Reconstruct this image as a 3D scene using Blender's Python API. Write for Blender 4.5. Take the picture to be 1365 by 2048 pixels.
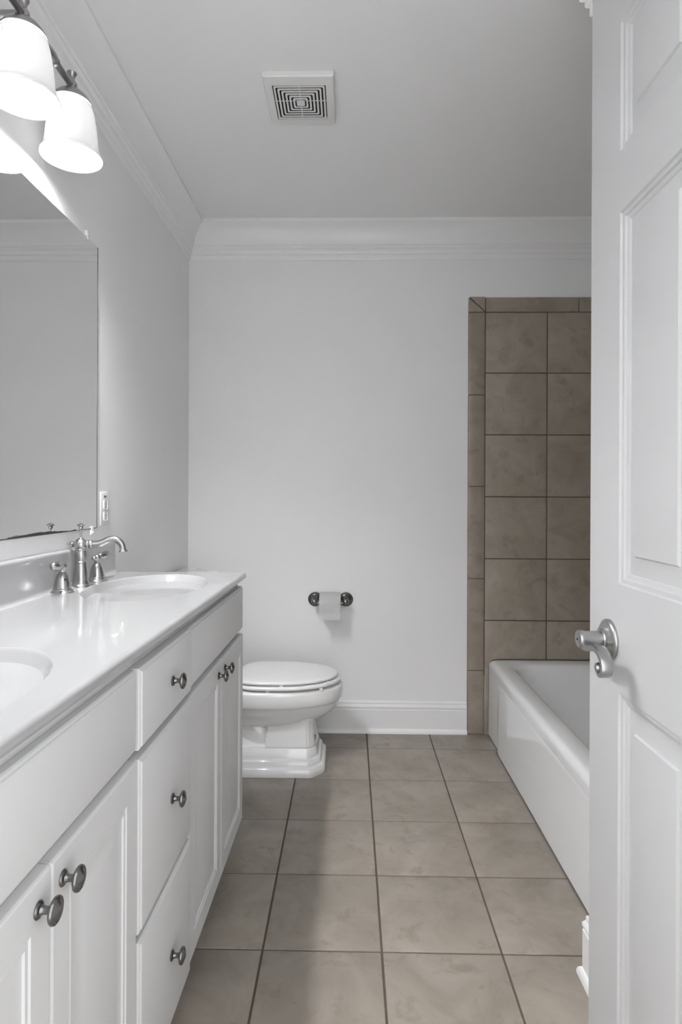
import bpy, bmesh, math, random
from mathutils import Vector, Matrix
for o in list(bpy.data.objects): bpy.data.objects.remove(o, do_unlink=True)
scene = bpy.context.scene
C = scene.collection
PI = math.pi

# ---------------------------------------------------------------- camera, world, exposure
EYE = 1.22
cam = bpy.data.cameras.new('camera'); camo = bpy.data.objects.new('camera', cam); C.objects.link(camo)
scene.camera = camo
cam.sensor_fit = 'HORIZONTAL'; cam.sensor_width = 36.0
cam.lens = 36.0 * 1190 / 1365
cam.shift_x = (682.5 - 676.2) / 1365
cam.shift_y = -(1024 - 990) / 1365
cam.clip_start = 0.02
th = math.atan(0.02); rl = 0.004
fw = Vector((-math.sin(th), math.cos(th), 0)); rt = Vector((math.cos(th), math.sin(th), 0)); up = Vector((0, 0, 1))
R = rt * math.cos(rl) + up * math.sin(rl); U = up * math.cos(rl) - rt * math.sin(rl)
camo.matrix_world = Matrix(((R.x, U.x, -fw.x, 0), (R.y, U.y, -fw.y, 0), (R.z, U.z, -fw.z, EYE), (0, 0, 0, 1)))

world = bpy.data.worlds.new('world'); scene.world = world; world.use_nodes = True
wb = world.node_tree.nodes['Background']
wb.inputs[0].default_value = (0.985, 0.992, 1.0, 1); wb.inputs[1].default_value = 0.80
scene.view_settings.view_transform = 'Standard'; scene.view_settings.look = 'None'
scene.view_settings.gamma = 1.0; scene.view_settings.use_curve_mapping = False
scene.view_settings.exposure = 1.72
BULB = 235.0; GLOW = 0.04

# ---------------------------------------------------------------- room measures
XL = -0.8375; YB = 3.07; ZC = 2.608
XR = 0.612; YT = 1.51; XA = 1.475          # wall beside the door, start of tub alcove, alcove wall
YN = 0.40                                  # wall with the doorway

# ---------------------------------------------------------------- materials
def mat(name, col, rough=0.5, metal=0.0, noise=None, bump=0.0, bscale=40, coat=0.0, ior=1.5, spec=0.5):
    m = bpy.data.materials.new(name); m.use_nodes = True
    nt = m.node_tree; b = nt.nodes['Principled BSDF']
    b.inputs['Base Color'].default_value = (*col, 1); b.inputs['Roughness'].default_value = rough
    b.inputs['Metallic'].default_value = metal; b.inputs['Coat Weight'].default_value = coat
    b.inputs['Specular IOR Level'].default_value = spec
    tc = nt.nodes.new('ShaderNodeTexCoord')
    n = nt.nodes.new('ShaderNodeTexNoise'); n.inputs['Scale'].default_value = bscale; n.inputs['Detail'].default_value = 4
    nt.links.new(tc.outputs['Object'], n.inputs['Vector'])
    if noise:
        r = nt.nodes.new('ShaderNodeMix'); r.data_type = 'RGBA'
        r.inputs['A'].default_value = (*[c * (1 - noise) for c in col], 1)
        r.inputs['B'].default_value = (*[min(1, c * (1 + noise)) for c in col], 1)
        nt.links.new(n.outputs['Fac'], r.inputs['Factor']); nt.links.new(r.outputs['Result'], b.inputs['Base Color'])
    if bump:
        bp = nt.nodes.new('ShaderNodeBump'); bp.inputs['Strength'].default_value = bump; bp.inputs['Distance'].default_value = 0.001
        nt.links.new(n.outputs['Fac'], bp.inputs['Height']); nt.links.new(bp.outputs['Normal'], b.inputs['Normal'])
    return m

def tile_mat(name, c1, c2, c3, rough=0.42):
    m = bpy.data.materials.new(name); m.use_nodes = True
    nt = m.node_tree; N = nt.nodes; L = nt.links; b = N['Principled BSDF']
    tc = N.new('ShaderNodeTexCoord'); geo = N.new('ShaderNodeNewGeometry')
    mul = N.new('ShaderNodeVectorMath'); mul.operation = 'SCALE'; mul.inputs['Scale'].default_value = 37.0
    cb = N.new('ShaderNodeCombineXYZ')
    for k in ('X', 'Y', 'Z'): L.new(geo.outputs['Random Per Island'], cb.inputs[k])
    L.new(cb.outputs[0], mul.inputs[0])
    add = N.new('ShaderNodeVectorMath'); L.new(tc.outputs['Object'], add.inputs[0]); L.new(mul.outputs[0], add.inputs[1])
    n1 = N.new('ShaderNodeTexNoise'); n1.inputs['Scale'].default_value = 5.5; n1.inputs['Detail'].default_value = 5
    n1.inputs['Roughness'].default_value = 0.6; n1.inputs['Distortion'].default_value = 0.8
    n2 = N.new('ShaderNodeTexNoise'); n2.inputs['Scale'].default_value = 13; n2.inputs['Detail'].default_value = 6
    n2.inputs['Distortion'].default_value = 0.5; n2.inputs['Roughness'].default_value = 0.65
    L.new(add.outputs[0], n1.inputs['Vector']); L.new(add.outputs[0], n2.inputs['Vector'])
    r1 = N.new('ShaderNodeValToRGB'); e = r1.color_ramp.elements
    e[0].position = 0.34; e[0].color = (*c1, 1); e[1].position = 0.66; e[1].color = (*c2, 1)
    L.new(n1.outputs['Fac'], r1.inputs[0])
    r2 = N.new('ShaderNodeValToRGB'); e = r2.color_ramp.elements
    e[0].position = 0.33; e[0].color = (0.55, 0.55, 0.55, 1); e[1].position = 0.45; e[1].color = (0, 0, 0, 1)
    L.new(n2.outputs['Fac'], r2.inputs[0])
    mx = N.new('ShaderNodeMix'); mx.data_type = 'RGBA'
    L.new(r2.outputs[0], mx.inputs['Factor']); L.new(r1.outputs[0], mx.inputs['A']); mx.inputs['B'].default_value = (*c3, 1)
    L.new(mx.outputs['Result'], b.inputs['Base Color'])
    b.inputs['Roughness'].default_value = rough
    bp = N.new('ShaderNodeBump'); bp.inputs['Strength'].default_value = 0.12; bp.inputs['Distance'].default_value = 0.002
    L.new(n1.outputs['Fac'], bp.inputs['Height']); L.new(bp.outputs['Normal'], b.inputs['Normal'])
    return m

M = {}
M['wall'] = mat('wall_paint', (0.88, 0.882, 0.886), 0.55, bump=0.08, bscale=220)
M['ceil'] = mat('ceiling_paint', (0.90, 0.902, 0.906), 0.7, bump=0.06, bscale=220)
M['trim'] = mat('trim_paint', (0.90, 0.902, 0.906), 0.32, noise=0.01)
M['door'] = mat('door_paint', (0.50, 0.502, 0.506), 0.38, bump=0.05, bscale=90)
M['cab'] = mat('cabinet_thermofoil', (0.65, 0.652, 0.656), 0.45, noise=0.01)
M['marble'] = mat('cultured_marble', (0.39, 0.39, 0.393), 0.12, noise=0.02, bscale=6, coat=0.4)
M['porc'] = mat('porcelain', (0.88, 0.88, 0.883), 0.07, coat=0.6, noise=0.005)
M['seat'] = mat('seat_plastic', (0.88, 0.88, 0.88), 0.18, noise=0.005)
M['tub'] = mat('tub_enamel', (0.87, 0.875, 0.88), 0.10, coat=0.3, noise=0.01)
M['nickel'] = mat('brushed_nickel', (0.46, 0.457, 0.453), 0.27, 1.0, noise=0.04, bscale=60)
M['satin'] = mat('satin_nickel', (0.42, 0.418, 0.415), 0.30, 1.0, noise=0.04, bscale=60)
M['pewter'] = mat('pewter', (0.22, 0.217, 0.213), 0.27, 1.0, noise=0.15, bscale=90)
M['plastic'] = mat('white_plastic', (0.80, 0.80, 0.79), 0.35, noise=0.01)
M['dark'] = mat('dark_void', (0.02, 0.02, 0.02), 0.8, noise=0.1)
M['decay'] = mat('mirror_decay', (0.035, 0.033, 0.03), 0.6, noise=0.3)
M['edge'] = mat('mirror_edge', (0.10, 0.10, 0.10), 0.4, noise=0.1)
M['mirror'] = mat('mirror_silver', (0.84, 0.845, 0.85), 0.012, 1.0)
M['paper'] = mat('tissue_paper', (0.92, 0.92, 0.92), 0.95, bump=0.08, bscale=120)
M['clip'] = mat('clear_clip', (0.88, 0.88, 0.88), 0.15, noise=0.01)
M['grout'] = mat('grout', (0.11, 0.086, 0.065), 0.9, noise=0.25, bump=0.4, bscale=120)
M['caulk'] = mat('dirty_caulk', (0.13, 0.115, 0.10), 0.8, noise=0.3)
M['ftile'] = tile_mat('floor_tile', (0.255, 0.222, 0.187), (0.34, 0.302, 0.259), (0.195, 0.160, 0.128), 0.40)
M['wtile'] = tile_mat('wall_tile', (0.29, 0.246, 0.202), (0.37, 0.326, 0.275), (0.24, 0.185, 0.145), 0.40)

def shade_mat():
    m = bpy.data.materials.new('opal_glass'); m.use_nodes = True; nt = m.node_tree; N = nt.nodes; L = nt.links
    out = N['Material Output']; b = N['Principled BSDF']
    b.inputs['Base Color'].default_value = (0.85, 0.85, 0.85, 1); b.inputs['Roughness'].default_value = 0.15
    b.inputs['Emission Color'].default_value = (1, 1, 1, 1); b.inputs['Emission Strength'].default_value = GLOW
    t = N.new('ShaderNodeBsdfTranslucent'); t.inputs[0].default_value = (0.9, 0.9, 0.9, 1)
    mx = N.new('ShaderNodeMixShader'); mx.inputs[0].default_value = 0.028
    L.new(b.outputs[0], mx.inputs[1]); L.new(t.outputs[0], mx.inputs[2]); L.new(mx.outputs[0], out.inputs[0])
    return m
M['opal'] = shade_mat()
def bulb_mat():
    m = bpy.data.materials.new('bulb_glow'); m.use_nodes = True; b = m.node_tree.nodes['Principled BSDF']
    b.inputs['Base Color'].default_value = (0.9, 0.9, 0.9, 1)
    b.inputs['Emission Color'].default_value = (0.985, 0.992, 1.0, 1); b.inputs['Emission Strength'].default_value = BULB
    return m
M['bulb'] = bulb_mat()

# ---------------------------------------------------------------- mesh helpers
def box(bm, x0, x1, y0, y1, z0, z1, bev=0.0, seg=2):
    r = bmesh.ops.create_cube(bm, size=1)
    bmesh.ops.transform(bm, matrix=Matrix.Translation(((x0+x1)/2, (y0+y1)/2, (z0+z1)/2)) @ Matrix.Diagonal((abs(x1-x0), abs(y1-y0), abs(z1-z0), 1)), verts=r['verts'])
    if bev:
        es = list({e for v in r['verts'] for e in v.link_edges})
        bmesh.ops.bevel(bm, geom=es, offset=bev, segments=seg, profile=0.5, affect='EDGES')
def loft(bm, rings, cap0=True, cap1=True, closed=True):
    R_ = [[bm.verts.new(p) for p in r] for r in rings]
    n = len(R_[0]); fs = []
    for a, b in zip(R_[:-1], R_[1:]):
        for i in range(n if closed else n-1):
            j = (i+1) % n
            fs.append(bm.faces.new((a[i], a[j], b[j], b[i])))
    if cap0: fs.append(bm.faces.new(R_[0][::-1]))
    if cap1: fs.append(bm.faces.new(R_[-1]))
    return fs
def frame_for(d):
    d = Vector(d).normalized()
    a = Vector((0, 0, 1)) if abs(d.z) < 0.9 else Vector((1, 0, 0))
    u = a.cross(d).normalized(); v = d.cross(u)
    return u, v, d
def lathe(bm, prof, c=(0, 0, 0), axis=(0, 0, 1), n=40, flat=None, cap0=True, cap1=True):
    u, v, d = frame_for(axis); c = Vector(c); rings = []
    for r, h in prof:
        ring = []
        for i in range(n):
            a = 2*PI*i/n
            ring.append(c + d*h + (u*math.cos(a) + v*math.sin(a)) * max(r, 1e-5))
        rings.append(ring)
    loft(bm, rings, cap0, cap1)
def catmull(pts, k=8):
    P = [Vector(p) for p in pts]; P = [P[0]*2-P[1]] + P + [P[-1]*2-P[-2]]; out = []
    for i in range(1, len(P)-2):
        for s in range(k):
            t = s/k
            out.append(0.5*((2*P[i]) + (P[i+1]-P[i-1])*t + (2*P[i-1]-5*P[i]+4*P[i+1]-P[i+2])*t*t + (3*P[i]-P[i-1]-3*P[i+1]+P[i+2])*t**3))
    out.append(P[-2]); return out
def tube(bm, pts, rad, n=20, k=8, smooth=True):
    if smooth:
        if not isinstance(rad, (int, float)):
            rr = catmull([(r, 0, 0) for r in rad], k); rad = [q.x for q in rr]
        pts = catmull(pts, k)
    pts = [Vector(p) for p in pts]
    if isinstance(rad, (int, float)): rad = [rad]*len(pts)
    rings = []; pu = None
    for i, p in enumerate(pts):
        d = (pts[min(i+1, len(pts)-1)] - pts[max(i-1, 0)]).normalized()
        if pu is None: u, v, _ = frame_for(d)
        else:
            u = (pu - d*pu.dot(d)).normalized(); v = d.cross(u)
        pu = u
        rings.append([p + (u*math.cos(2*PI*j/n) + v*math.sin(2*PI*j/n))*rad[i] for j in range(n)])
    loft(bm, rings)
def extrude_profile(bm, prof, fn, t0, t1):
    """prof: closed list of (a,b); fn(a,b,t)->point"""
    loft(bm, [[fn(a, b, t0) for a, b in prof], [fn(a, b, t1) for a, b in prof]])
def rrect(x0, x1, y0, y1, r, z, k=8):
    pts = []
    for cx, cy, a0 in ((x1-r, y1-r, 0), (x0+r, y1-r, PI/2), (x0+r, y0+r, PI), (x1-r, y0+r, 1.5*PI)):
        for i in range(k+1):
            a = a0 + PI/2*i/k
            pts.append((cx + r*math.cos(a), cy + r*math.sin(a), z))
    return pts
def world_loc(p):
    v = Vector((0, 0, 0)); rot = None
    while p is not None:
        v = v + Vector(p.location); p = p.parent
    return v
def obj(name, bm, m, parent=None, angle=35, local=False, smooth=True):
    if parent is not None and not local:
        bmesh.ops.translate(bm, verts=bm.verts, vec=-world_loc(parent))
    bmesh.ops.recalc_face_normals(bm, faces=bm.faces)
    me = bpy.data.meshes.new(name); bm.to_mesh(me); bm.free()
    if smooth:
        me.shade_smooth(); me.set_sharp_from_angle(angle=math.radians(angle))
    ms = m if isinstance(m, (list, tuple)) else [m]
    for x in ms: me.materials.append(x)
    o = bpy.data.objects.new(name, me); C.objects.link(o)
    if parent is not None: o.parent = parent
    return o
def tag(o, label=None, cat=None, group=None, kind=None):
    if label: o['label'] = label
    if cat: o['category'] = cat
    if group: o['group'] = group
    if kind: o['kind'] = kind
    return o
def thing(name, loc, label, cat, group=None, rz=0):
    o = bpy.data.objects.new(name, None); C.objects.link(o); o.empty_display_size = 0.05
    o.location = loc; o.rotation_euler = (0, 0, rz)
    return tag(o, label, cat, group)
def struct(name, bm, m, label=None, angle=35, smooth=True):
    o = obj(name, bm, m, None, angle, smooth=smooth); o['kind'] = 'structure'
    if label: o['label'] = label
    return o
def copy_tree(o, parent=None):
    c = o.copy(); C.objects.link(c)
    if parent is not None: c.parent = parent
    for ch in [x for x in bpy.data.objects if x.parent == o]:
        copy_tree(ch, c)
    return c
NB = bmesh.new

# ---------------------------------------------------------------- the setting
def slab(name, x0, x1, y0, y1, z0, z1, m, label):
    bm = NB(); box(bm, x0, x1, y0, y1, z0, z1); return struct(name, bm, m, label, smooth=False)
T = 0.12
slab('wall_left', XL-T, XL, YN-T, YB+T, 0, ZC, M['wall'], 'pale grey painted wall behind the mirror and vanity')
slab('wall_back', XL, XA+T, YB, YB+T, 0, ZC, M['wall'], 'pale grey painted wall behind the toilet')
slab('wall_alcove', XA, XA+T, YT-T, YB, 0, ZC, M['wall'], 'painted end wall of the bathtub alcove')
bm = NB(); box(bm, XR, XR+T, YN-T, YT, 0, ZC); box(bm, XR+T, XA, YT-T, YT, 0, ZC)
struct('wall_right', bm, M['wall'], 'painted wall behind the open door', smooth=False)
bm = NB(); box(bm, XL, -0.375, YN-T, YN, 0, ZC); box(bm, 0.55, XR, YN-T, YN, 0, ZC); box(bm, -0.375, 0.55, YN-T, YN, 2.34, ZC)
struct('wall_front', bm, M['wall'], 'wall holding the doorway', smooth=False)
slab('ceiling', XL-T, XA+T, YN-T, YB+T, ZC, ZC+T, M['ceil'], 'flat pale ceiling')

# tiled floor: separate bevelled slabs over a grout bed, all one floor mesh
def tile(bm, map_, u0, u1, v0, v1, t, g=0.003, bev=0.0016, pts=None):
    """one tile with a softened edge; map_(u,v,h)"""
    if pts is None: pts = [(u0+g, v0+g), (u1-g, v0+g), (u1-g, v1-g), (u0+g, v1-g)]
    cx = sum(p[0] for p in pts)/len(pts); cy = sum(p[1] for p in pts)/len(pts)
    def ins(d):
        out = []
        for x, y in pts:
            out.append((x - d*(1 if x > cx else -1), y - d*(1 if y > cy else -1)))
        return out
    r0 = [map_(x, y, 0) for x, y in pts]; r1 = [map_(x, y, t-bev) for x, y in pts]
    r2 = [map_(x, y, t-bev*0.3) for x, y in ins(bev*0.4)]; r3 = [map_(x, y, t) for x, y in ins(bev*1.2)]
    loft(bm, [r0, r1, r2, r3], cap0=False)
bm = NB()
S = 0.32
def fmap(u, v, h): return (u, v, -0.006 + h)
xs = [XL] + [0.411 + S*k for k in range(-4, 4) if XL+0.02 < 0.411 + S*k < XA-0.02] + [XA]
ys = [-0.9] + [1.592 + S*k for k in range(-8, 6) if -0.88 < 1.592 + S*k < YB-0.01] + [YB]
for a, b in zip(xs[:-1], xs[1:]):
    for c, d in zip(ys[:-1], ys[1:]):
        tile(bm, fmap, a, b, c, d, 0.006, g=0.0028)
nt_ = len(bm.faces)
box(bm, XL-T, XA+T, -0.9, YB+T, -0.08, -0.0035)
bm.faces.ensure_lookup_table()
for f in bm.faces[nt_:]: f.material_index = 1
fl = struct('floor', bm, [M['ftile'], M['grout']], 'beige square ceramic tile floor with dark grout', 50)

# tiled surround of the tub alcove
BX0, BX1 = 0.605, 0.691
zr = [0.0, 0.265, 0.581, 0.897, 1.214, 1.531, 1.847, 2.158]
def grout_from(bm, k):
    bm.faces.ensure_lookup_table()
    for f in bm.faces[k:]: f.material_index = 1
us = [BX1, 1.007, 1.323, XA-0.012]
def wall_tiles(mp, us):
    bm = NB()
    for a, b in zip(us[:-1], us[1:]):
        if b-a < 0.02: continue
        for c, d in zip(zr[:-1], zr[1:]): tile(bm, mp, a, b, c, d, 0.012, g=0.0026)
    return bm, len(bm.faces)
bm, k = wall_tiles(lambda u, v, h: (u, YB - h, v), us)
box(bm, BX0+0.002, XA, YB-0.0085, YB+0.002, 0.0, 2.232); grout_from(bm, k)
wt = struct('wall_tile', bm, [M['wtile'], M['grout']], 'brown square ceramic tile on the back wall over the bathtub', 50)
bm, k = wall_tiles(lambda u, v, h: (XA - h, u, v), [YT+0.012] + [YB-0.012-0.316*k for k in range(0, 5)][::-1])
box(bm, XA-0.0085, XA+0.002, YT, YB, 0.0, 2.17); grout_from(bm, k)
struct('wall_tile_alcove', bm, [M['wtile'], M['grout']], 'brown ceramic tile along the far side of the bathtub', 50)
bm, k = wall_tiles(lambda u, v, h: (u, YT + h, v), us)
box(bm, BX1, XA, YT-0.002, YT+0.0085, 0.0, 2.17); grout_from(bm, k)
struct('wall_tile_end', bm, [M['wtile'], M['grout']], 'brown ceramic tile on the near end of the bathtub', 50)
# bullnose border tiles
bm = NB()
mpb = lambda u, v, h: (u, YB - h, v)
def bull(u0, u1, v0, v1, round_side, pts=None):
    # rounded outer edge: thickness falls off to the outer side
    g = 0.0022; n = 8; rings = []
    prof = [(0.0, 0.0)] + [(0.011*(1-math.cos(PI/2*i/n)), 0.013*math.sin(PI/2*i/n)) for i in range(1, n+1)]
    w = (u1-u0) if round_side == 'L' else (v1-v0)
    prof += [(w-g-0.001, 0.013), (w-g, 0.012), (w-g, 0.0)]
    if round_side == 'L':
        loft(bm, [[mpb(u0+a, t, h) for a, h in prof] for t in (v0+g, v1-g)])
    else:
        loft(bm, [[mpb(t, v1-a, h) for a, h in prof] for t in (u0+g, u1-g)])
jz = [0.0, 0.325, 0.795, 1.267, 1.735, 2.158]
for a, b in zip(jz[:-1], jz[1:]): bull(BX0, BX1, a, b, 'L')
jx = [BX1, 1.165, XA-0.012]
for a, b in zip(jx[:-1], jx[1:]): bull(a, b, 2.158, 2.237, 'T')
# mitred corner pair
g = 0.0018
def prism(pts, h):
    loft(bm, [[mpb(u, v, 0) for u, v in pts], [mpb(u, v, h-0.002) for u, v in pts],
              [mpb(u + (sum(p[0] for p in pts)/3-u)*0.04, v + (sum(p[1] for p in pts)/3-v)*0.04, h) for u, v in pts]])
prism([(BX0, 2.160), (BX1-g*2, 2.160), (BX0, 2.231)], 0.013)
prism([(BX1-g, 2.166), (BX1-g, 2.237), (BX0+0.005, 2.237)], 0.013)
bt = obj('bullnose_border', bm, M['wtile'], wt, 50)
# narrow filler tile and caulk between the border and the tub
bm = NB(); box(bm, BX1+0.0, 0.716, YB-0.014, YB-0.002, 0.0, 0.30, 0.001)
obj('filler_tile', bm, M['wtile'], wt, 50)

# crown moulding
CR = [(0, 0.178), (0.006, 0.178), (0.009, 0.172), (0.009, 0.152), (0.015, 0.149), (0.018, 0.143), (0.018, 0.130),
      (0.023, 0.127), (0.028, 0.121), (0.028, 0.113), (0.034, 0.109)]
for i in range(1, 10):
    t = i/10; CR.append((0.034 + 0.046*t**1.55, 0.109 - 0.083*(1-(1-t)**1.35)))
CR += [(0.081, 0.024), (0.086, 0.020), (0.0925, 0.016), (0.0925, 0.0), (0, 0.0)]
e = 0.0925
def molding(name, prof, z0, sgn, p0, p1, inward, m, label, mit0=0, mit1=0, kind=True):
    """run from p0 to p1 (xy) with profile growing along inward normal; mit = +1 inside corner (shorten), -1 outside"""
    p0 = Vector((*p0, 0)); p1 = Vector((*p1, 0)); d = (p1-p0).normalized(); n = Vector((*inward, 0))
    r0 = [p0 + n*a + d*(a*mit0) + Vector((0, 0, z0 + sgn*b)) for a, b in prof]
    r1 = [p1 + n*a - d*(a*mit1) + Vector((0, 0, z0 + sgn*b)) for a, b in prof]
    bm = NB(); loft(bm, [r0, r1]); return struct(name, bm, m, label, 30)
molding('trim_1', CR, ZC, -1, (XL, YN), (XL, YB), (1, 0), M['trim'], 'white crown moulding along the mirror wall', 1, 1)
molding('trim_2', CR, ZC, -1, (XL, YB), (XA, YB), (0, -1), M['trim'], 'white crown moulding along the back wall', 1, 1)
molding('trim_3', CR, ZC, -1, (XR, YT), (XR, YN), (-1, 0), M['trim'], 'white crown moulding above the open door', -1, 1)
molding('trim_4', CR, ZC, -1, (XR, YT), (XA, YT), (0, 1), M['trim'], 'white crown moulding over the tub end wall', -1, 1)
molding('trim_5', CR, ZC, -1, (XA, YB), (XA, YT), (-1, 0), M['trim'], 'white crown moulding along the alcove wall', 1, 1)
# baseboard
BB = [(0, 0), (0.026, 0), (0.026, 0.008), (0.023, 0.016), (0.018, 0.021), (0.015, 0.023), (0.015, 0.112), (0.0155, 0.118), (0.013, 0.121), (0.013, 0.124),
      (0.016, 0.128), (0.016, 0.136), (0.012, 0.141), (0.009, 0.146), (0.009, 0.155), (0.006, 0.159), (0, 0.16)]
molding('baseboard_back', BB, 0, 1, (XL, YB), (BX0-0.001, YB), (0, -1), M['trim'], 'white moulded baseboard under the back wall', 1, 0)
molding('baseboard_right', BB, 0, 1, (XR, YT+0.002), (XR, YN), (-1, 0), M['trim'], 'white moulded baseboard peeking past the open door', -1, 1)
molding('baseboard_left', BB, 0, 1, (XL, 2.10), (XL, YB), (1, 0), M['trim'], 'white baseboard behind the toilet', 0, 1)

# ---------------------------------------------------------------- raised panel leaf
def panel_leaf(bm, u0, u1, v0, v1, mp, thick, panels, rings, edge=0.003):
    """leaf in (u,v) with rectangular openings filled by nested rings [(inset,depth)], front at h=0, back at -thick"""
    us = sorted({u0, u1} | {p[0] for p in panels} | {p[1] for p in panels})
    vs = sorted({v0, v1} | {p[2] for p in panels} | {p[3] for p in panels})
    cache = {}
    def V(u, v, h):
        k = (round(u, 5), round(v, 5), round(h, 5))
        if k not in cache: cache[k] = bm.verts.new(mp(u, v, h))
        return cache[k]
    def E(u, v):        # pull the outline in a little for the eased edge
        uu = u0+edge if u == u0 else u1-edge if u == u1 else u
        vv = v0+edge if v == v0 else v1-edge if v == v1 else v
        return uu, vv
    for a, b in zip(us[:-1], us[1:]):
        for c, d in zip(vs[:-1], vs[1:]):
            if any(p[0] <= a and b <= p[1] and p[2] <= c and d <= p[3] for p in panels): continue
            q = [E(a, c), E(b, c), E(b, d), E(a, d)]
            bm.faces.new([V(x, y, 0) for x, y in q])
    for (a, b, c, d) in panels:
        prev = [V(a, c, 0), V(b, c, 0), V(b, d, 0), V(a, d, 0)]
        # split boundary vertices that lie between panel corners are avoided by construction
        for i, h in rings:
            cur = [V(a+i, c+i, h), V(b-i, c+i, h), V(b-i, d-i, h), V(a+i, d-i, h)]
            for j in range(4): bm.faces.new((prev[j], prev[(j+1) % 4], cur[(j+1) % 4], cur[j]))
            prev = cur
        bm.faces.new(prev)
    # eased edge and sides
    o0 = [(u0+edge, v0+edge), (u1-edge, v0+edge), (u1-edge, v1-edge), (u0+edge, v1-edge)]
    o05 = [(u0+edge*.3, v0+edge*.3), (u1-edge*.3, v0+edge*.3), (u1-edge*.3, v1-edge*.3), (u0+edge*.3, v1-edge*.3)]
    o1 = [(u0, v0), (u1, v0), (u1, v1), (u0, v1)]
    loft(bm, [[mp(x, y, 0) for x, y in o0], [mp(x, y, -edge*.3) for x, y in o05], [mp(x, y, -edge) for x, y in o1], [mp(x, y, -thick) for x, y in o1]], cap0=False)

# ---------------------------------------------------------------- room door, open at right angles
DX = 0.50; DY1 = 1.247; DY0 = DY1-0.86
bm = NB()
pz = [(0.22, 0.855), (1.057, 1.747), (1.86, 2.10)]
py = [(DY1-0.132-0.25, DY1-0.132), (DY0+0.12, DY0+0.12+0.25)]
pans = [(a, b, c, d) for a, b in py for c, d in pz]
RG = [(0.003, -0.004), (0.010, -0.0045), (0.012, -0.008), (0.019, -0.010), (0.021, -0.0125), (0.030, -0.0125), (0.054, -0.0065), (0.057, -0.0025), (0.060, -0.0020)]
panel_leaf(bm, DY0, DY1, 0.012, 2.31, lambda u, v, h: (DX - h, u, v), 0.036, pans, RG, 0.002)
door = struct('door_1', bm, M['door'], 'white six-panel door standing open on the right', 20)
hy, hz = 1.151, 0.946
bm = NB()
lathe(bm, [(0.038, 0), (0.0385, 0.004), (0.037, 0.0065), (0.034, 0.0085), (0.031, 0.010), (0.027, 0.013), (0.0235, 0.0155), (0.0205, 0.0165), (0.0195, 0.019), (0.0150, 0.0195)], (DX, hy, hz), (-1, 0, 0), 56)
hd = obj('door_handle', bm, M['satin'], door, 40); hd['label'] = 'satin nickel door handle'
bm = NB()
lathe(bm, [(0.0142, 0.018), (0.0142, 0.024), (0.0150, 0.0245), (0.0148, 0.046), (0.0165, 0.052), (0.0172, 0.058), (0.0160, 0.0605), (0.006, 0.0615), (0.001, 0.0615)], (DX, hy, hz), (-1, 0, 0), 40)
# lever ribbon: path in the plane of the door, ribbon width across it
path = catmull([(hy+0.004, hz-0.010), (hy-0.018, hz-0.012), (hy-0.040, hz-0.008), (hy-0.060, hz-0.003), (hy-0.082, hz-0.006), (hy-0.098, hz-0.020), (hy-0.100, hz-0.034), (hy-0.090, hz-0.043), (hy-0.078, hz-0.038), (hy-0.076, hz-0.029), (hy-0.083, hz-0.026)], 6)
rings = []
for i, p in enumerate(path):
    q = path[min(i+1, len(path)-1)] - path[max(i-1, 0)]; q.normalize(); nrm = Vector((-q.y, q.x, 0))
    t = i/(len(path)-1)
    th_ = 0.0060*(1-t) + 0.0036*t; w0, w1 = 0.036, 0.0585
    if t > 0.2: w0 = 0.036 + 0.004*min(1, (t-0.2)*2)
    sec = [(-1, w0+.002), (-0.8, w0), (0.8, w0), (1, w0+.002), (1, w1-.002), (0.8, w1), (-0.8, w1), (-1, w1-.002)]
    rings.append([(DX-w, p.x+nrm.x*s*th_, p.y+nrm.y*s*th_) for s, w in sec])
loft(bm, rings)
lathe(bm, [(0.0055, 0.038), (0.0062, 0.040), (0.0062, 0.060), (0.005, 0.062), (0.001, 0.0625)], (DX, hy-0.084, hz-0.031), (-1, 0, 0), 24)
lv = obj('lever', bm, M['satin'], hd, 40)
bm = NB(); lathe(bm, [(0.0022, 0.0605), (0.0022, 0.0622), (0.001, 0.0622)], (DX, hy+0.001, hz-0.001), (-1, 0, 0), 16)
obj('lock_pinhole', bm, M['dark'], hd, 40)

# ---------------------------------------------------------------- vanity cabinet
VO = Vector((-0.367, 2.05, 0)); VR = -0.0135
van = thing('vanity_cabinet', VO, 'long white double vanity cabinet with three drawers between paired doors', 'vanity cabinet', rz=VR)
def vobj(name, bm, m, parent=van, angle=25): return obj(name, bm, m, parent, angle, local=True)
bm = NB()
box(bm, -0.444, -0.0185, -0.020, -0.002, 0.10, 0.9285, 0.001); box(bm, -0.444, -0.0185, -1.62, -1.602, 0.10, 0.9285)
box(bm, -0.444, -0.0185, -1.602, -0.020, 0.10, 0.118); box(bm, -0.444, -0.438, -1.602, -0.020, 0.118, 0.80)
box(bm, -0.0365, -0.0185, -1.602, -0.020, 0.118, 0.9285)
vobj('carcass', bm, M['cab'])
bm = NB(); box(bm, -0.430, -0.085, -1.61, -0.012, 0.0, 0.0995)
vobj('toe_kick', bm, M['cab'])
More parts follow.
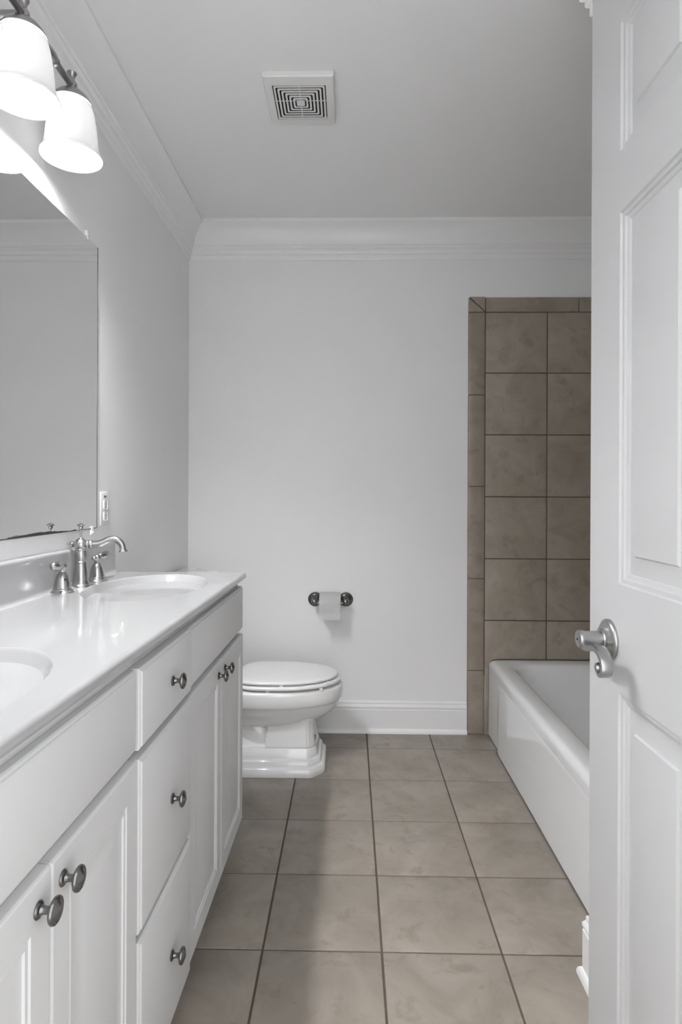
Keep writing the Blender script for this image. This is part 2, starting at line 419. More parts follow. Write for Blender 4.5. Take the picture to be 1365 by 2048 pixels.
# knob: one mesh
def knob_bm():
    bm = NB()
    lathe(bm, [(0.0105, 0), (0.011, 0.0015), (0.0095, 0.0035), (0.0065, 0.005), (0.0050, 0.008), (0.0048, 0.013), (0.0065, 0.0165), (0.0125, 0.0180), (0.0158, 0.0200), (0.0168, 0.0225),
               (0.0160, 0.0248), (0.0135, 0.0262), (0.0122, 0.0255), (0.0112, 0.0262), (0.0070, 0.0285), (0.0035, 0.0297), (0.0005, 0.0300)], (0, 0, 0), (1, 0, 0), 40)
    return bm
k0 = None
def knob(parent, x, y, z):
    global k0
    if k0 is None:
        k0 = vobj('knob', knob_bm(), M['pewter'], parent, 30); k = k0; k['label'] = 'dark pewter knob'
    else:
        k = k0.copy(); C.objects.link(k); k.parent = parent
    k.location = (x, y, z)
vm = lambda fx: (lambda u, v, h: (fx + h, u, v))
def front(name, y0, y1, z0, z1, fx=0.0, thick=0.018, panel=False, kn=None):
    bm = NB()
    if panel:
        rg = [(0.002, -0.0025), (0.005, -0.0030), (0.007, -0.0015), (0.010, -0.0015), (0.012, -0.0045), (0.020, -0.0055), (0.046, -0.0010), (0.049, -0.0006)]
        panel_leaf(bm, y0, y1, z0, z1, vm(fx), thick, [(y0+0.047, y1-0.047, z0+0.055, z1-0.058)], rg, 0.004)
    else:
        rings = []
        for i, h in ((0.010, 0), (0.0065, -0.0010), (0.0055, -0.0030), (0.002, -0.0042), (0.0, -0.0065), (0.0, -thick)):
            rings.append([(fx+h, y0+i, z0+i), (fx+h, y1-i, z0+i), (fx+h, y1-i, z1-i), (fx+h, y0+i, z1-i)])
        loft(bm, rings)
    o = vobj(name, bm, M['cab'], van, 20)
    if kn: knob(o, fx, kn[0], kn[1])
    return o
g = 0.0015
front('false_front', -0.654+g, 0.0, 0.757, 0.904)
front('false_front', -1.62, -0.986-g, 0.757, 0.904)
front('cabinet_door', -0.654+g, -0.325-g, 0.102, 0.741, panel=True, kn=(-0.363, 0.704))
front('cabinet_door', -0.325+g, 0.0, 0.102, 0.741, panel=True, kn=(-0.283, 0.704))
front('cabinet_door', -1.287+g, -0.986-g, 0.102, 0.741, panel=True, kn=(-1.258, 0.704))
front('cabinet_door', -1.62, -1.287-g, 0.102, 0.741, panel=True, kn=(-1.320, 0.704))
for z0, z1, kz in ((0.757, 0.905, 0.828), (0.424, 0.741, 0.580), (0.100, 0.410, 0.250)):
    front('drawer', -0.986+g, -0.654-g, z0, z1, 0.0065, 0.0245, kn=(-0.805, kz))

# ---------------------------------------------------------------- vanity top with two integral bowls
ZT = 0.950; TH = 0.021; YE = 2.062
def xf(y): return -0.359 - 0.0135*(2.05 - y)
top = thing('countertop', (-0.60, 1.24, ZT), 'glossy white double-bowl vanity top with backsplash on the long cabinet', 'countertop')
SC = [(-0.592, 1.742), (-0.600, 0.775)]; SA, SBx = 0.252, 0.160
NS = 96
bm = NB()
XB = XL + 0.0205
cells = [(1.26, YE-0.004), (0.42, 1.26)]
for (cx, cy), (y0, y1) in zip(SC, cells):
    inner = []; outer = []
    for i in range(NS):
        a = 2*PI*i/NS
        inner.append((cx + SBx*1.04*math.cos(a), cy + SA*1.03*math.sin(a), ZT))
        dx, dy = SBx*math.cos(a), SA*math.sin(a)
        ts = []
        if dy > 1e-9: ts.append((y1-cy)/dy)
        if dy < -1e-9: ts.append((y0-cy)/dy)
        if dx < -1e-9: ts.append((XB-cx)/dx)
        if dx > 1e-9:   # tapered front edge  x = xf(y)-0.010
            # cx+t dx = A + B*(cy+t dy)
            B = 0.0135; A = -0.359-0.0135*2.05-0.010
            ts.append((A + B*cy - cx)/(dx - B*dy))
        t = min(q for q in ts if q > 0)
        outer.append([cx+dx*t, cy+dy*t, ZT])
    for tx, ty in ((XB, y0), (XB, y1), (xf(y0)-0.010, y0), (xf(y1)-0.010, y1)):
        j = min(range(NS), key=lambda k: (outer[k][0]-tx)**2 + (outer[k][1]-ty)**2)
        outer[j] = [tx, ty, ZT]
    loft(bm, [inner, outer], False, False)
# rounded front nosing, tapered
npf = [(-0.010, 0)] + [(-0.010+0.010*math.sin(PI/2*i/8), -0.010+0.010*math.cos(PI/2*i/8)) for i in range(1, 9)] + [(0, -0.014)] + \
      [(-0.006+0.006*math.cos(PI/2*i/5), -0.015-0.006*math.sin(PI/2*i/5)) for i in range(0, 6)]
def nose(y): return [(xf(y)+a, y, ZT+b) for a, b in npf] + [(XL+0.002, y, ZT-TH)]
loft(bm, [nose(0.42), nose(YE-0.004)], False, False, closed=False)
# far end cap with eased edge
e0 = [(xf(YE-0.004)+a, YE-0.004, ZT+b) for a, b in npf] + [(XL+0.002, YE-0.004, ZT-TH), (XL+0.002, YE-0.004, ZT)]
cxm, czm = -0.6, ZT-0.0105
e1 = [(x+(0.003 if x < cxm else -0.003), YE, z+(-0.003 if z > czm else 0.003)) for x, y, z in e0]
loft(bm, [e0, e1], False, True)
obj('counter_slab', bm, M['marble'], top, 40)
for cx, cy in SC:
    bm = NB(); rings = []
    for s, z in ((1.0, 0), (0.993, -0.0006), (0.984, -0.0022), (0.972, -0.0060), (0.950, -0.0135), (0.90, -0.0285), (0.82, -0.050), (0.71, -0.073), (0.58, -0.093), (0.44, -0.107), (0.31, -0.115), (0.20, -0.118), (0.13, -0.119)):
        rings.append([(cx + SBx*1.04*s*math.cos(2*PI*i/NS), cy + SA*1.03*s*math.sin(2*PI*i/NS) if s > 0.3 else cy + SBx*1.04*s*math.sin(2*PI*i/NS), ZT+z) for i in range(NS)])
    loft(bm, rings, False, True)
    bo = obj('sink_bowl', bm, M['marble'], top, 60)
    bm = NB(); lathe(bm, [(0.021, 0), (0.021, 0.002), (0.017, 0.003), (0.015, 0.001), (0.001, 0.002)], (cx, cy, ZT-0.1195), n=32)
    obj('drain', bm, M['nickel'], bo, 40)
# backsplash with cove foot and rolled top
pr = [(0.0, -0.003), (0.045, -0.0006), (0.034, 0.0002)] + [(0.034-0.012*math.sin(PI/2*i/6), 0.012-0.012*math.cos(PI/2*i/6)) for i in range(1, 7)]
pr += [(0.021, 0.098)] + [(0.013+0.008*math.cos(PI/2*i/6), 0.099+0.009*math.sin(PI/2*i/6)) for i in range(0, 7)] + [(0.0, 0.108)]
bm = NB()
def bs(y, sx=1, dz=0): return [(XL+0.0005+a*sx, y, ZT+min(b, 0.108-dz)) for a, b in pr]
loft(bm, [bs(0.42), bs(2.036), bs(2.044, 1, 0.001), bs(2.050, 1, 0.004), bs(2.054, 1, 0.009)])
obj('backsplash', bm, M['marble'], top, 40)

# ---------------------------------------------------------------- faucets
def faucet(loc, label):
    t = thing('faucet', loc, label, 'faucet', 'widespread faucets of the double vanity')
    L0 = Vector(loc)
    def lo(name, bm, parent=t, m=M['nickel']): return obj(name, bm, m, parent, 40, local=True)
    bm = NB()
    lathe(bm, [(0.029, 0), (0.029, 0.002), (0.027, 0.005), (0.0245, 0.0075), (0.0245, 0.0095), (0.0225, 0.012), (0.0218, 0.017), (0.0216, 0.024), (0.0205, 0.036), (0.0185, 0.050), (0.0165, 0.064), (0.0160, 0.068),
               (0.0175, 0.0695), (0.0175, 0.0725), (0.0160, 0.074), (0.0172, 0.084), (0.0172, 0.092), (0.0160, 0.104), (0.0172, 0.1055), (0.0172, 0.108), (0.0160, 0.1095), (0.0185, 0.115), (0.0190, 0.121),
               (0.0180, 0.128), (0.0150, 0.134), (0.0100, 0.1385), (0.0065, 0.140), (0.005, 0.142), (0.001, 0.142)], n=48)
    lo('spout_column', bm)
    bm = NB()
    lathe(bm, [(0.0115, 0.010), (0.0115, 0.019), (0.0128, 0.021), (0.0128, 0.023), (0.0118, 0.0245), (0.0132, 0.029), (0.0128, 0.034), (0.0105, 0.0365), (0.0095, 0.0375)], (0, 0, 0.1225), (1, 0, 0), 32)
    tube(bm, [(0.036, 0, 0.1225), (0.052, 0, 0.1235), (0.068, 0, 0.129), (0.084, 0, 0.136), (0.100, 0, 0.1375), (0.112, 0, 0.1325), (0.121, 0, 0.122), (0.1235, 0, 0.112)],
         [0.0106, 0.0112, 0.0110, 0.0106, 0.0102, 0.0096, 0.0090, 0.0084], 28)
    lathe(bm, [(0.0082, 0), (0.0092, 0.003), (0.0100, 0.008), (0.0125, 0.011), (0.0128, 0.0135), (0.0105, 0.014), (0.010, 0.011), (0.001, 0.010)], (0.1235, 0, 0.115), (0.12, 0, -1), 32)
    lo('spout', bm)
    bm = NB()
    tube(bm, [(0, 0, 0.138), (0, 0, 0.172)], 0.0028, 14, smooth=False)
    lathe(bm, [(0.0028, 0), (0.0060, 0.003), (0.0060, 0.007), (0.0048, 0.0085), (0.0108, 0.0115), (0.0112, 0.0130), (0.0085, 0.0150), (0.0045, 0.0175), (0.001, 0.0185)], (0, 0, 0.166), n=28)
    lo('lift_rod', bm)
    bm = NB()
    lathe(bm, [(0.0045, 0.014), (0.0045, 0.020), (0.0080, 0.0225), (0.0090, 0.027), (0.0070, 0.0315), (0.0045, 0.033), (0.0050, 0.036), (0.0035, 0.040), (0.001, 0.0415)], (0, 0, 0.1225), (-1, 0, 0), 28)
    lo('finial', bm)
    for s in (-1, 1):
        y = 0.112*s
        bm = NB()
        lathe(bm, [(0.0325, 0), (0.0325, 0.002), (0.029, 0.005), (0.025, 0.008), (0.0245, 0.011), (0.0222, 0.0125), (0.0218, 0.018), (0.0205, 0.027), (0.0180, 0.038), (0.0145, 0.048), (0.0105, 0.054), (0.0085, 0.057)], (0, y, 0), n=40)
        b = lo('handle_base', bm)
        bm = NB()
        lathe(bm, [(0.0085, 0.056), (0.0085, 0.060), (0.0105, 0.064), (0.0125, 0.070), (0.0118, 0.077), (0.008, 0.081), (0.001, 0.0825)], (0, y, 0), n=32)
        lathe(bm, [(0.0070, 0.004), (0.0065, 0.011), (0.0105, 0.016), (0.0130, 0.026), (0.0142, 0.038), (0.0138, 0.050), (0.0112, 0.061), (0.0065, 0.068), (0.001, 0.071)], (0, y, 0.072), (0.10, s, 0.12), 32)
        lathe(bm, [(0.0062, 0.004), (0.0060, 0.011), (0.0078, 0.014), (0.0080, 0.018), (0.0060, 0.022), (0.001, 0.0245)], (0, y, 0.072), (-0.1, -s, -0.05), 28)
        lo('lever', bm, b)
    bm = NB(); lathe(bm, [(0.0028, 0.0), (0.0026, 0.001), (0.001, 0.0012)], (0.0135, -0.112-0.0125, 0.037), (0.68, -0.68, 0.28), 16)
    lo('set_screw_hole', bm, t, M['dark'])
    return t
f1 = faucet((-0.787, 1.727, ZT), 'brushed nickel two-handle faucet behind the far sink bowl')
f2 = copy_tree(f1); f2.location = (-0.787, 0.775, ZT); f2['label'] = 'brushed nickel two-handle faucet behind the near sink bowl'

# ---------------------------------------------------------------- mirror
MZ0, MZ1, MY0, MY1 = 1.108, 2.030, 0.46, 1.942
mir = thing('mirror', (XL, 1.2, MZ0), 'large frameless wall mirror with worn black lower edge above the vanity', 'mirror')
bm = NB(); box(bm, XL+0.0005, XL+0.0055, MY0, MY1, MZ0, MZ1)
for f in bm.faces:
    f.material_index = 0 if f.normal.x > 0.5 else 1
obj('mirror_glass', bm, [M['mirror'], M['edge']], mir, smooth=False)
random.seed(4)
bm = NB(); ptsb = []; ptst = []
y = MY0
while y < MY1-0.002:
    t = (y-MY0)
    hgt = 0.0018 + 0.0035*random.random()
    if 1.45 < y < 1.72: hgt = 0.0065*math.sin(PI*(y-1.44)/0.29)**0.7 + 0.0015*random.random() + 0.001
    if y > 1.80: hgt = 0.0012 + 0.0012*random.random()
    ptst.append((XL+0.0059, y, MZ0+hgt)); ptsb.append((XL+0.0059, y, MZ0)); y += 0.009 + 0.012*random.random()
ptst.append((XL+0.0059, MY1-0.001, MZ0+0.001)); ptsb.append((XL+0.0059, MY1-0.001, MZ0))
loft(bm, [ptsb, ptst], False, False, closed=False)
r = bmesh.ops.extrude_face_region(bm, geom=bm.faces[:]); bmesh.ops.translate(bm, verts=[v for v in r['geom'] if isinstance(v, bmesh.types.BMVert)], vec=(-0.0003, 0, 0))
obj('worn_edge', bm, M['decay'], mir, smooth=False)
bm = NB(); box(bm, XL+0.0052, XL+0.0062, MY1-0.0028, MY1+0.0004, MZ0, MZ1)
obj('side_edge', bm, M['edge'], mir, smooth=False)
for y, z in ((1.862, MZ1), (1.902, MZ0), (1.0, MZ1), (0.9, MZ0)):
    s = 1 if z > 1.5 else -1
    bm = NB(); box(bm, XL+0.0005, XL+0.009, y-0.010, y+0.010, min(z+s*0.002, z+s*0.020), max(z+s*0.002, z+s*0.020), 0.002)
    box(bm, XL+0.0064, XL+0.0092, y-0.008, y+0.008, z-0.008, z+0.008, 0.001)
    lathe(bm, [(0.004, 0), (0.0035, 0.002), (0.001, 0.0025)], (XL+0.009, y, z+s*0.012), (1, 0, 0), 16)
    obj('mirror_clip', bm, M['clip'], mir)

# ---------------------------------------------------------------- outlet
oy, oz = 2.005, 1.171
out = thing('wall_outlet', (XL, oy, oz), 'white receptacle plate on the left wall beside the mirror', 'outlet')
bm = NB(); box(bm, XL+0.0004, XL+0.006, oy-0.034, oy+0.034, oz-0.057, oz+0.057, 0.003)
obj('cover_plate', bm, M['plastic'], out)
for zz in (0.013, -0.026):
    bm = NB(); box(bm, XL+0.0055, XL+0.0085, oy-0.014, oy+0.014, oz+zz-0.015, oz+zz+0.015, 0.004)
    rc = obj('receptacle', bm, M['plastic'], out)
    bm = NB(); box(bm, XL+0.008, XL+0.0089, oy-0.008, oy-0.006, oz+zz-0.003, oz+zz+0.006); box(bm, XL+0.008, XL+0.0089, oy+0.006, oy+0.008, oz+zz-0.003, oz+zz+0.006)
    lathe(bm, [(0.0024, 0), (0.0024, 0.0009), (0.001, 0.0009)], (XL+0.008, oy, oz+zz-0.008), (1, 0, 0), 12)
    obj('slots', bm, M['dark'], rc)
bm = NB(); box(bm, XL+0.0055, XL+0.0075, oy-0.010, oy+0.008, oz+0.037, oz+0.044, 0.0005)
ib = obj('reset_button', bm, M['edge'], out); ib['label'] = 'dark reset button'
bm = NB(); lathe(bm, [(0.003, 0), (0.0025, 0.001), (0.001, 0.0012)], (XL+0.006, oy, oz-0.006), (1, 0, 0), 12)
obj('screw', bm, M['nickel'], out)

# ---------------------------------------------------------------- vanity light bar
LX = -0.733; LZ = 2.289; RZ = 2.106
ys_l = [1.545, 1.314, 1.083]
lt = thing('vanity_light', (XL, 1.314, LZ), 'nickel bar light with white bell glass shades glowing above the mirror', 'wall light')
bm = NB(); lathe(bm, [(0.062, 0.0005), (0.062, 0.008), (0.056, 0.014), (0.040, 0.019), (0.022, 0.022), (0.016, 0.030)], (XL, 1.314, LZ), (1, 0, 0), 48)
obj('backplate', bm, M['satin'], lt)
bm = NB(); tube(bm, [(XL+0.02, 1.314, LZ), (LX, 1.314, LZ)], 0.010, 20, smooth=False)
obj('arm', bm, M['satin'], lt)
bm = NB(); tube(bm, [(LX, ys_l[-1]-0.01, LZ), (LX, ys_l[0]+0.004, LZ)], 0.0085, 24, smooth=False)
for yc in (1.430, 1.1985):
    lathe(bm, [(0.0088, -0.038), (0.0115, -0.034), (0.0105, -0.026), (0.0125, -0.018), (0.0135, -0.008), (0.0135, 0.010), (0.012, 0.020), (0.0098, 0.024), (0.0115, 0.029), (0.0088, 0.034)], (LX, yc, LZ), (0, 1, 0), 32)
obj('bar', bm, M['satin'], lt, 40)
prof_out = [(0.037, 0.150), (0.044, 0.143), (0.050, 0.132), (0.0555, 0.113), (0.0595, 0.090), (0.0628, 0.062), (0.0655, 0.034), (0.068, 0.016), (0.0725, 0.006), (0.0762, 0.001)]
for i, y in enumerate(ys_l):
    bm = NB()
    lathe(bm, [(0.0135, 0.158), (0.0135, 0.170), (0.0105, 0.174), (0.0125, 0.181), (0.0135, 0.186), (0.0110, 0.193), (0.0085, 0.196), (0.0070, 0.201), (0.0085, 0.208), (0.0120, 0.214), (0.0125, 0.217), (0.009, 0.219), (0.001, 0.220)], (LX, y, RZ), n=32)
    st = obj('lamp_stem', bm, M['satin'], lt, 40)
    bm = NB()
    lathe(bm, [(0.0490, 0.1375), (0.0480, 0.1425), (0.0440, 0.1495), (0.0405, 0.154), (0.0340, 0.161), (0.0240, 0.1655), (0.0150, 0.168), (0.0120, 0.170)], (LX, y, RZ), n=48, cap0=False)
    obj('shade_cap', bm, M['satin'], st, 40)
    bm = NB()
    prof = prof_out + [(0.0775, -0.002), (0.0770, -0.0045), (0.0750, -0.0045), (0.0735, -0.002)] + [(r-0.0035, h) for r, h in prof_out[::-1]]
    lathe(bm, prof, (LX, y, RZ), n=64, cap0=False, cap1=False)
    obj('shade', bm, M['opal'], st, 60)
    bm = NB()
    lathe(bm, [(0.012, 0.145), (0.013, 0.120), (0.018, 0.105), (0.026, 0.088), (0.030, 0.070), (0.029, 0.052), (0.022, 0.038), (0.012, 0.031), (0.001, 0.0295)], (LX, y, RZ), n=24)
    obj('bulb', bm, M['bulb'], st, 60)

# ---------------------------------------------------------------- ceiling vent
vx, vy, vw, vl = -0.176, 2.072, 0.118, 0.128
vent = thing('exhaust_vent', (vx, vy, ZC), 'square white exhaust fan grille with concentric slots on the ceiling', 'vent')
bm = NB()
go = 0.090
rings = []
for i, h in ((0, 0.0005), (0, 0.014), (0.003, 0.018), (0.012, 0.0205)):
    rings.append([(vx-vw+i, vy-vl+i, ZC-h), (vx+vw-i, vy-vl+i, ZC-h), (vx+vw-i, vy+vl-i, ZC-h), (vx-vw+i, vy+vl-i, ZC-h)])
gq = [(vx-go, vy-go), (vx+go, vy-go), (vx+go, vy+go), (vx-go, vy+go)]
rings.append([(a, b, ZC-0.0225) for a, b in gq]); rings.append([(a, b, ZC-0.010) for a, b in gq])
loft(bm, rings, True, False)
obj('frame', bm, M['plastic'], vent, 25)
bm = NB(); box(bm, vx-go, vx+go, vy-go, vy+go, ZC-0.0120, ZC-0.0006)
obj('fan_opening', bm, M['dark'], vent, smooth=False)
bm = NB()
pitch = 0.0122; wd = 0.0064; r_ = go - 0.0035
nr = 6
for k in range(nr):
    a = r_ - k*pitch; b = a - wd
    rg = []
    for q, z in ((a, -0.0205), (a, -0.0220), (b, -0.0225), (b, -0.0210)):
        rg.append(rrect(vx-q, vx+q, vy-q, vy+q, max(0.003, 0.005), ZC+z, 3))
    loft(bm, rg + [rg[0]], False, False)
q = r_ - nr*pitch + 0.001
loft(bm, [rrect(vx-q, vx+q, vy-q, vy+q, 0.004, ZC-0.0205, 3), rrect(vx-q, vx+q, vy-q, vy+q, 0.004, ZC-0.0225, 3)])
for s in (-1, 1):
    box(bm, vx-0.0012, vx+0.0012, vy+s*0.012, vy+s*go, ZC-0.0212, ZC-0.0125)
    box(bm, vx+s*0.012, vx+s*go, vy-0.0012, vy+0.0012, ZC-0.0150, ZC-0.0125)
obj('louvre_grille', bm, M['plastic'], vent, 40)

# ---------------------------------------------------------------- toilet
TY = 2.725
toi = thing('toilet', (-0.42, TY, 0), 'white two-piece toilet with closed lid between the vanity and back wall', 'toilet')
def egg(xb, xfr, hw, z, n=96, wide=0.42, ex=(0.62, 0.72)):
    """egg outline pointing +X: blunt at xb, rounded at xfr; widest at fraction wide"""
    xm = xb + (xfr-xb)*wide; pts = []
    for i in range(n):
        a = 2*PI*i/n; c, s = math.cos(a), math.sin(a)
        if c >= 0:
            x = xm + (xfr-xm)*c; y = hw*s
        else:
            cc = abs(c)**ex[0]; ss = abs(s)**ex[1]*(1 if s >= 0 else -1)
            x = xm - (xm-xb)*cc; y = hw*ss
        pts.append((x, TY+y, z))
    return pts
bm = NB()
rings = [egg(-0.55, -0.100, 0.115, 0.365), egg(-0.575, -0.060, 0.150, 0.3665), egg(-0.60, -0.036, 0.174, 0.366), egg(-0.602, -0.030, 0.180, 0.361), egg(-0.602, -0.029, 0.181, 0.350),
         egg(-0.602, -0.028, 0.182, 0.325), egg(-0.600, -0.030, 0.180, 0.303), egg(-0.598, -0.034, 0.177, 0.297), egg(-0.596, -0.041, 0.171, 0.293), egg(-0.590, -0.045, 0.168, 0.286),
         egg(-0.580, -0.054, 0.161, 0.265), egg(-0.565, -0.073, 0.149, 0.243), egg(-0.55, -0.100, 0.133, 0.222), egg(-0.54, -0.138, 0.115, 0.203), egg(-0.53, -0.185, 0.095, 0.188)]
loft(bm, rings, True, True)
obj('bowl', bm, M['porc'], toi, 60)
def octa(x0, x1, hw, ch, z, r=0.0):
    # chamfered front plan
    return [(x0, TY-hw, z), (x1-ch, TY-hw, z), (x1, TY-hw+ch*1.05, z), (x1, TY+hw-ch*1.05, z), (x1-ch, TY+hw, z), (x0, TY+hw, z)]
bm = NB()
rings = [octa(-0.37, -0.150, 0.118, 0.028, z) for z in (0.105, )] + [octa(-0.365, -0.156, 0.112, 0.026, 0.16), octa(-0.36, -0.158, 0.110, 0.026, 0.205), octa(-0.36, -0.150, 0.114, 0.026, 0.235)]
loft(bm, rings)
bmesh.ops.bevel(bm, geom=[e for e in bm.edges], offset=0.006, segments=3, affect='EDGES')
# low trapway section behind the column
tube(bm, [(-0.52, TY-0.02, 0.24), (-0.47, TY-0.035, 0.19), (-0.40, TY-0.04, 0.155), (-0.36, TY-0.03, 0.15)], [0.055, 0.062, 0.062, 0.055], 24)
box(bm, -0.56, -0.33, TY-0.085, TY+0.085, 0.02, 0.20, 0.02, 3)
obj('pedestal', bm, M['porc'], toi, 35)
bm = NB()
def plinth(x1, hw, ch, z): return octa(-0.60, x1, hw, ch, z)
steps = [(-0.106, 0.166, 0.055, 0.0), (-0.104, 0.168, 0.056, 0.012), (-0.106, 0.166, 0.055, 0.028), (-0.112, 0.160, 0.053, 0.036), (-0.122, 0.150, 0.050, 0.040), (-0.124, 0.148, 0.048, 0.056), (-0.129, 0.143, 0.045, 0.063),
         (-0.137, 0.134, 0.040, 0.067), (-0.139, 0.132, 0.038, 0.080), (-0.144, 0.126, 0.034, 0.092), (-0.149, 0.119, 0.030, 0.106)]
def rnd(pts, r=0.012, k=4):
    out = []; n = len(pts)
    for i in range(n):
        p = Vector(pts[i]); a = Vector(pts[i-1]); b = Vector(pts[(i+1) % n])
        da = (a-p).normalized()*r; db = (b-p).normalized()*r
        for j in range(k+1):
            t = j/k; out.append(p + da*(1-t)**2 + db*t**2)
    return out
loft(bm, [rnd(plinth(*s), 0.016) for s in steps])
obj('foot', bm, M['porc'], toi, 40)
def padded(sh, z0, z1, rr, name, m, xb, xfr, hw, hole=None, dome=0.0):
    bm = NB(); rings = []
    n = 6
    for i in range(n+1):
        a = -PI/2 + PI*i/n
        d = rr*(1-math.cos(a)); rings.append(egg(xb+d, xfr-d, hw-d, (z0+z1)/2 + (z1-z0)/2*math.sin(a), wide=0.42, ex=(0.40, 0.66)))
    if dome:
        for s, dz in ((0.04, 0.45), (0.10, 0.75), (0.15, 1.0)):
            rings.append(egg(xb+s, xfr-s, hw-s*0.95, z1 + dome*dz, wide=0.42, ex=(0.40, 0.66)))
    loft(bm, rings); return obj(name, bm, m, toi, 60)
padded(0, 0.3745, 0.3915, 0.008, 'seat', M['seat'], -0.50, -0.037, 0.180)
padded(0, 0.3970, 0.4110, 0.007, 'lid', M['seat'], -0.505, -0.052, 0.172, dome=0.004)
for s in (-1, 1):
    bm = NB(); box(bm, -0.10, -0.085, TY+s*0.105-0.008, TY+s*0.105+0.008, 0.3905, 0.3975, 0.001)
    obj('bumper', bm, M['seat'], toi); bm = NB(); box(bm, -0.30, -0.285, TY+s*0.160-0.006, TY+s*0.160+0.006, 0.3905, 0.3975, 0.001)
    obj('bumper', bm, M['seat'], toi); bm = NB(); box(bm, -0.13, -0.115, TY+s*0.120-0.008, TY+s*0.120+0.008, 0.365, 0.3755, 0.001)
    obj('bumper', bm, M['seat'], toi); bm = NB(); box(bm, -0.36, -0.345, TY+s*0.155-0.008, TY+s*0.155+0.008, 0.365, 0.3755, 0.001)
    obj('bumper', bm, M['seat'], toi)
for s in (-1, 1):
    bm = NB(); lathe(bm, [(0.012, -0.02), (0.013, -0.018), (0.013, 0.018), (0.012, 0.02)], (-0.515, TY+s*0.075, 0.385), (0, 1, 0), 20)
    box(bm, -0.53, -0.495, TY+s*0.075-0.012, TY+s*0.075+0.012, 0.364, 0.384, 0.003)
    obj('seat_hinge', bm, M['seat'], toi)
bm = NB()
tb = lambda i, z: octa(XL+0.03, -0.650-i, 0.235-i, 0.065, min(z, 0.8225))
loft(bm, [rnd(tb(0.03, 0.355)), rnd(tb(0.012, 0.365)), rnd(tb(0.010, 0.40)), rnd(tb(0.0, 0.82)), rnd(tb(0.0, 0.826))])
box(bm, -0.70, -0.56, TY-0.10, TY+0.10, 0.30, 0.358, 0.015, 3)
obj('tank', bm, M['porc'], toi, 40)
bm = NB()
tl = lambda i, z: octa(XL+0.015, -0.632-i, 0.262-i, 0.090, z-0.003)
loft(bm, [rnd(tl(0.012, 0.8262)), rnd(tl(0.004, 0.830)), rnd(tl(0, 0.836)), rnd(tl(0, 0.846)), rnd(tl(0.004, 0.852)), rnd(tl(0.014, 0.856)), rnd(tl(0.04, 0.8575))])
obj('tank_lid', bm, M['porc'], toi, 40)
bm = NB()
lathe(bm, [(0.014, 0), (0.014, 0.004), (0.008, 0.008), (0.006, 0.016), (0.001, 0.018)], (-0.651, TY+0.15, 0.76), (1, 0, 0), 20)
tube(bm, [(-0.638, TY+0.15, 0.76), (-0.632, TY+0.11, 0.757), (-0.632, TY+0.075, 0.752)], 0.005, 14)
obj('flush_lever', bm, M['nickel'], toi)

# ---------------------------------------------------------------- toilet paper holder and roll
hz_ = 0.683
th_o = thing('toilet_paper_holder', (-0.097, YB, hz_), 'dark pewter two-post toilet paper holder on the back wall', 'toilet paper holder')
RY = YB-0.068
for x in (-0.176, -0.018):
    bm = NB()
    lathe(bm, [(0.0365, 0.0004), (0.0365, 0.006), (0.033, 0.0085), (0.0315, 0.007), (0.030, 0.009), (0.027, 0.013), (0.0245, 0.014), (0.0235, 0.0125), (0.021, 0.016), (0.014, 0.020), (0.0115, 0.026), (0.0105, 0.034), (0.0115, 0.044), (0.013, 0.052)], (x, YB, hz_), (0, -1, 0), 44)
    lathe(bm, [(0.002, -0.018), (0.010, -0.016), (0.0155, -0.009), (0.0170, 0.0), (0.0155, 0.010), (0.010, 0.016), (0.002, 0.018)], (x, RY+0.004, hz_-0.004), (0, -1, 0), 32)
    p = obj('post', bm, M['pewter'], th_o, 40)
bm = NB(); tube(bm, [(-0.176, RY, hz_-0.008), (-0.018, RY, hz_-0.008)], 0.0085, 24, smooth=False)
for x, d in ((-0.160, 1), (-0.034, -1)):
    lathe(bm, [(0.0085, 0), (0.0115, 0.002), (0.0115, 0.008), (0.0085, 0.010)], (x, RY, hz_-0.008), (d, 0, 0), 24)
obj('roller', bm, M['pewter'], th_o, 40)
rc_ = (RY, hz_-0.012)
rr = 0.057
x0r, x1r = -0.150, -0.044
roll = thing('toilet_paper_roll', (-0.097, RY, rc_[1]), 'white toilet paper roll with a hanging sheet on the pewter holder', 'toilet paper')
bm = NB()
lathe(bm, [(0.0205, 0), (rr-0.003, 0), (rr, 0.0015), (rr, x1r-x0r-0.0015), (rr-0.003, x1r-x0r), (0.0205, x1r-x0r), (0.0205, 0.0)], (x0r, rc_[0], rc_[1]), (1, 0, 0), 64, cap0=False, cap1=False)
obj('roll', bm, M['paper'], roll, 40)
bm = NB(); tk = 0.0012
path = []
for i in range(13):
    a = PI*0.5 + PI*0.5*i/12
    path.append((rc_[0] + (rr+0.002)*math.cos(a), rc_[1] + (rr+0.002)*math.sin(a)))
for i in range(1, 9): path.append((rc_[0] - (rr+0.002) - 0.001*math.sin(i), rc_[1] - 0.0088*i))
rings = []
for (y, z) in path: rings.append([(x0r+0.0005+(x1r-x0r-0.001)*j/12, y - 0.0004*math.sin(j*1.7), z) for j in range(13)])
loft(bm, rings, False, False, closed=False)
r = bmesh.ops.solidify(bm, geom=bm.faces[:], thickness=tk)
obj('loose_sheet', bm, M['paper'], roll, 60)
bm = NB(); lathe(bm, [(0.0195, 0.001), (0.0205, 0.001), (0.0205, x1r-x0r-0.001), (0.0195, x1r-x0r-0.001), (0.0195, 0.001)], (x0r, rc_[0], rc_[1]), (1, 0, 0), 32, cap0=False, cap1=False)
ct = obj('cardboard_tube', bm, mat('cardboard', (0.42, 0.36, 0.28), 0.9, noise=0.05), roll, 40)

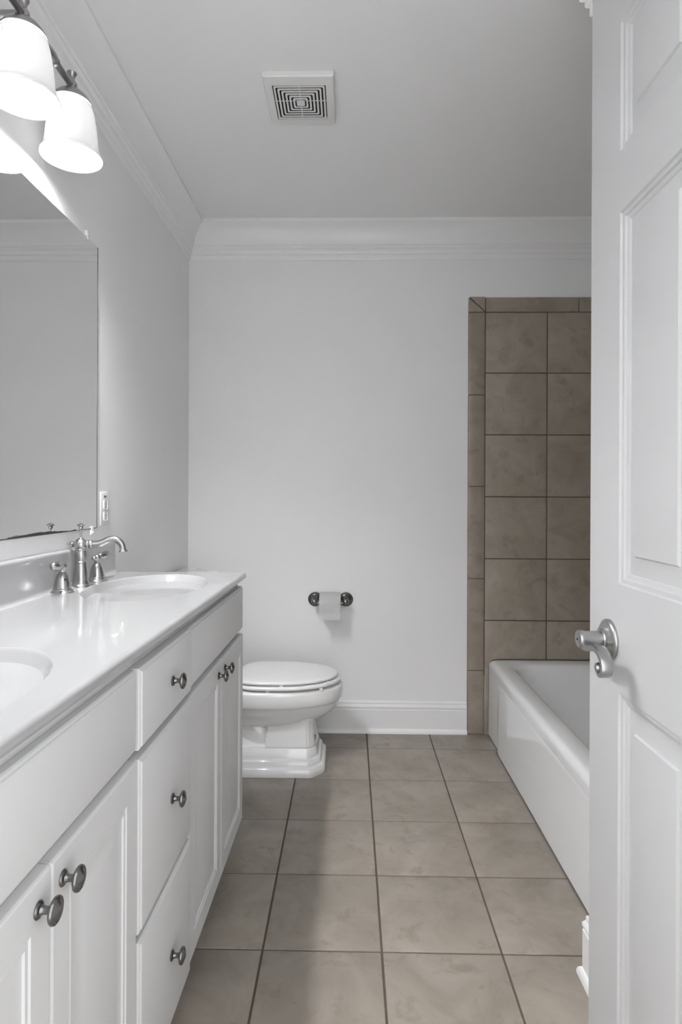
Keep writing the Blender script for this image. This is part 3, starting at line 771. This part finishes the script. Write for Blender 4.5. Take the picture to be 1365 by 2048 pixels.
# ---------------------------------------------------------------- bathtub
tub = thing('bathtub', (1.09, 2.29, 0), 'white enamelled alcove bathtub against the tiled wall', 'bathtub')
TX0, TX1, TY0, TY1, TZ = 0.713, XA-0.014, YT+0.016, YB-0.014, 0.384
bm = NB(); rings = []
rings.append(rrect(TX0, TX1, TY0, TY1, 0.004, 0.0)); rings.append(rrect(TX0, TX1, TY0, TY1, 0.004, 0.02))
rings.append(rrect(TX0, TX1, TY0, TY1, 0.006, TZ-0.055))
for i in range(0, 9):
    a = PI/2*i/8; d = 0.030*(1-math.cos(a)); rings.append(rrect(TX0+d, TX1-d*0.3, TY0+d*0.3, TY1-d*0.3, 0.010+d*0.5, TZ-0.032+0.030*math.sin(a)))
rings.append(rrect(TX0+0.045, TX1-0.02, TY0+0.03, TY1-0.02, 0.03, TZ))
rings.append(rrect(TX0+0.078, TX1-0.045, TY0+0.075, TY1-0.07, 0.10, TZ-0.003))
ix0, ix1, iy0, iy1 = TX0+0.088, TX1-0.055, TY0+0.088, TY1-0.082
for d, z, r in ((0, -0.006, 0.105), (0.006, -0.012, 0.11), (0.012, -0.025, 0.112), (0.020, -0.06, 0.115), (0.036, -0.15, 0.12), (0.052, -0.23, 0.125), (0.070, -0.285, 0.13), (0.10, -0.310, 0.12), (0.14, -0.318, 0.10)):
    rings.append(rrect(ix0+d, ix1-d, iy0+d*1.6, iy1-d*1.4, r, TZ+z))
loft(bm, rings, True, True)
obj('tub_body', bm, M['tub'], tub, 60)
bm = NB()
pr2 = [(0.004, TZ-0.045), (0.0006, TZ-0.052), (-0.0010, TZ-0.075), (-0.0040, TZ-0.13), (-0.0075, TZ-0.20), (-0.0115, 0.08), (-0.012, 0.0), (0.004, 0.0)]
def app(y, s=1.0): return [(TX0+(a*s if a < 0 else a), y, z) for a, z in pr2]
loft(bm, [app(TY0+0.05, 0.02), app(TY0+0.07, 0.5), app(TY0+0.10), app(2.800), app(2.825, 0.85), app(2.845, 0.45), app(2.862, 0.1), app(2.868, 0.02)])
obj('apron_panel', bm, M['tub'], tub, 60)
bm = NB(); lathe(bm, [(0.022, 0), (0.022, 0.002), (0.018, 0.0035), (0.001, 0.004)], ((ix0+ix1)/2, iy0+0.30, TZ-0.3185), n=28)
obj('drain', bm, M['nickel'], tub)
# grimy caulk bead along the apron foot and the tub rim at the tiles
bm = NB(); random.seed(2)
def bead(pts, r):
    tube(bm, [(x+random.uniform(-.0006, .0006), y, z+random.uniform(-.0006, .0006)) for x, y, z in pts], r, 8, 1, smooth=False)
bead([(TX0-0.0125, TY0+0.03+0.04*i, 0.0015) for i in range(33)], 0.0032)
bead([(TX0-0.0005, 2.84+0.02*i, 0.0012) for i in range(11)], 0.0026)
obj('floor_caulk', bm, M['caulk'], tub)
bm = NB()
bead([(TX0+0.006, YB-0.0135, TZ-0.03), (TX0+0.020, YB-0.0135, TZ-0.006), (TX0+0.05, YB-0.0135, TZ-0.0005)] + [(TX0+0.05+0.05*i, YB-0.0135, TZ+0.0002) for i in range(1, 14)], 0.0022)
bead([(TX0+0.001, YB-0.0135, 0.02+0.033*i) for i in range(11)], 0.0022)
obj('rim_caulk', bm, M['caulk'], tub)
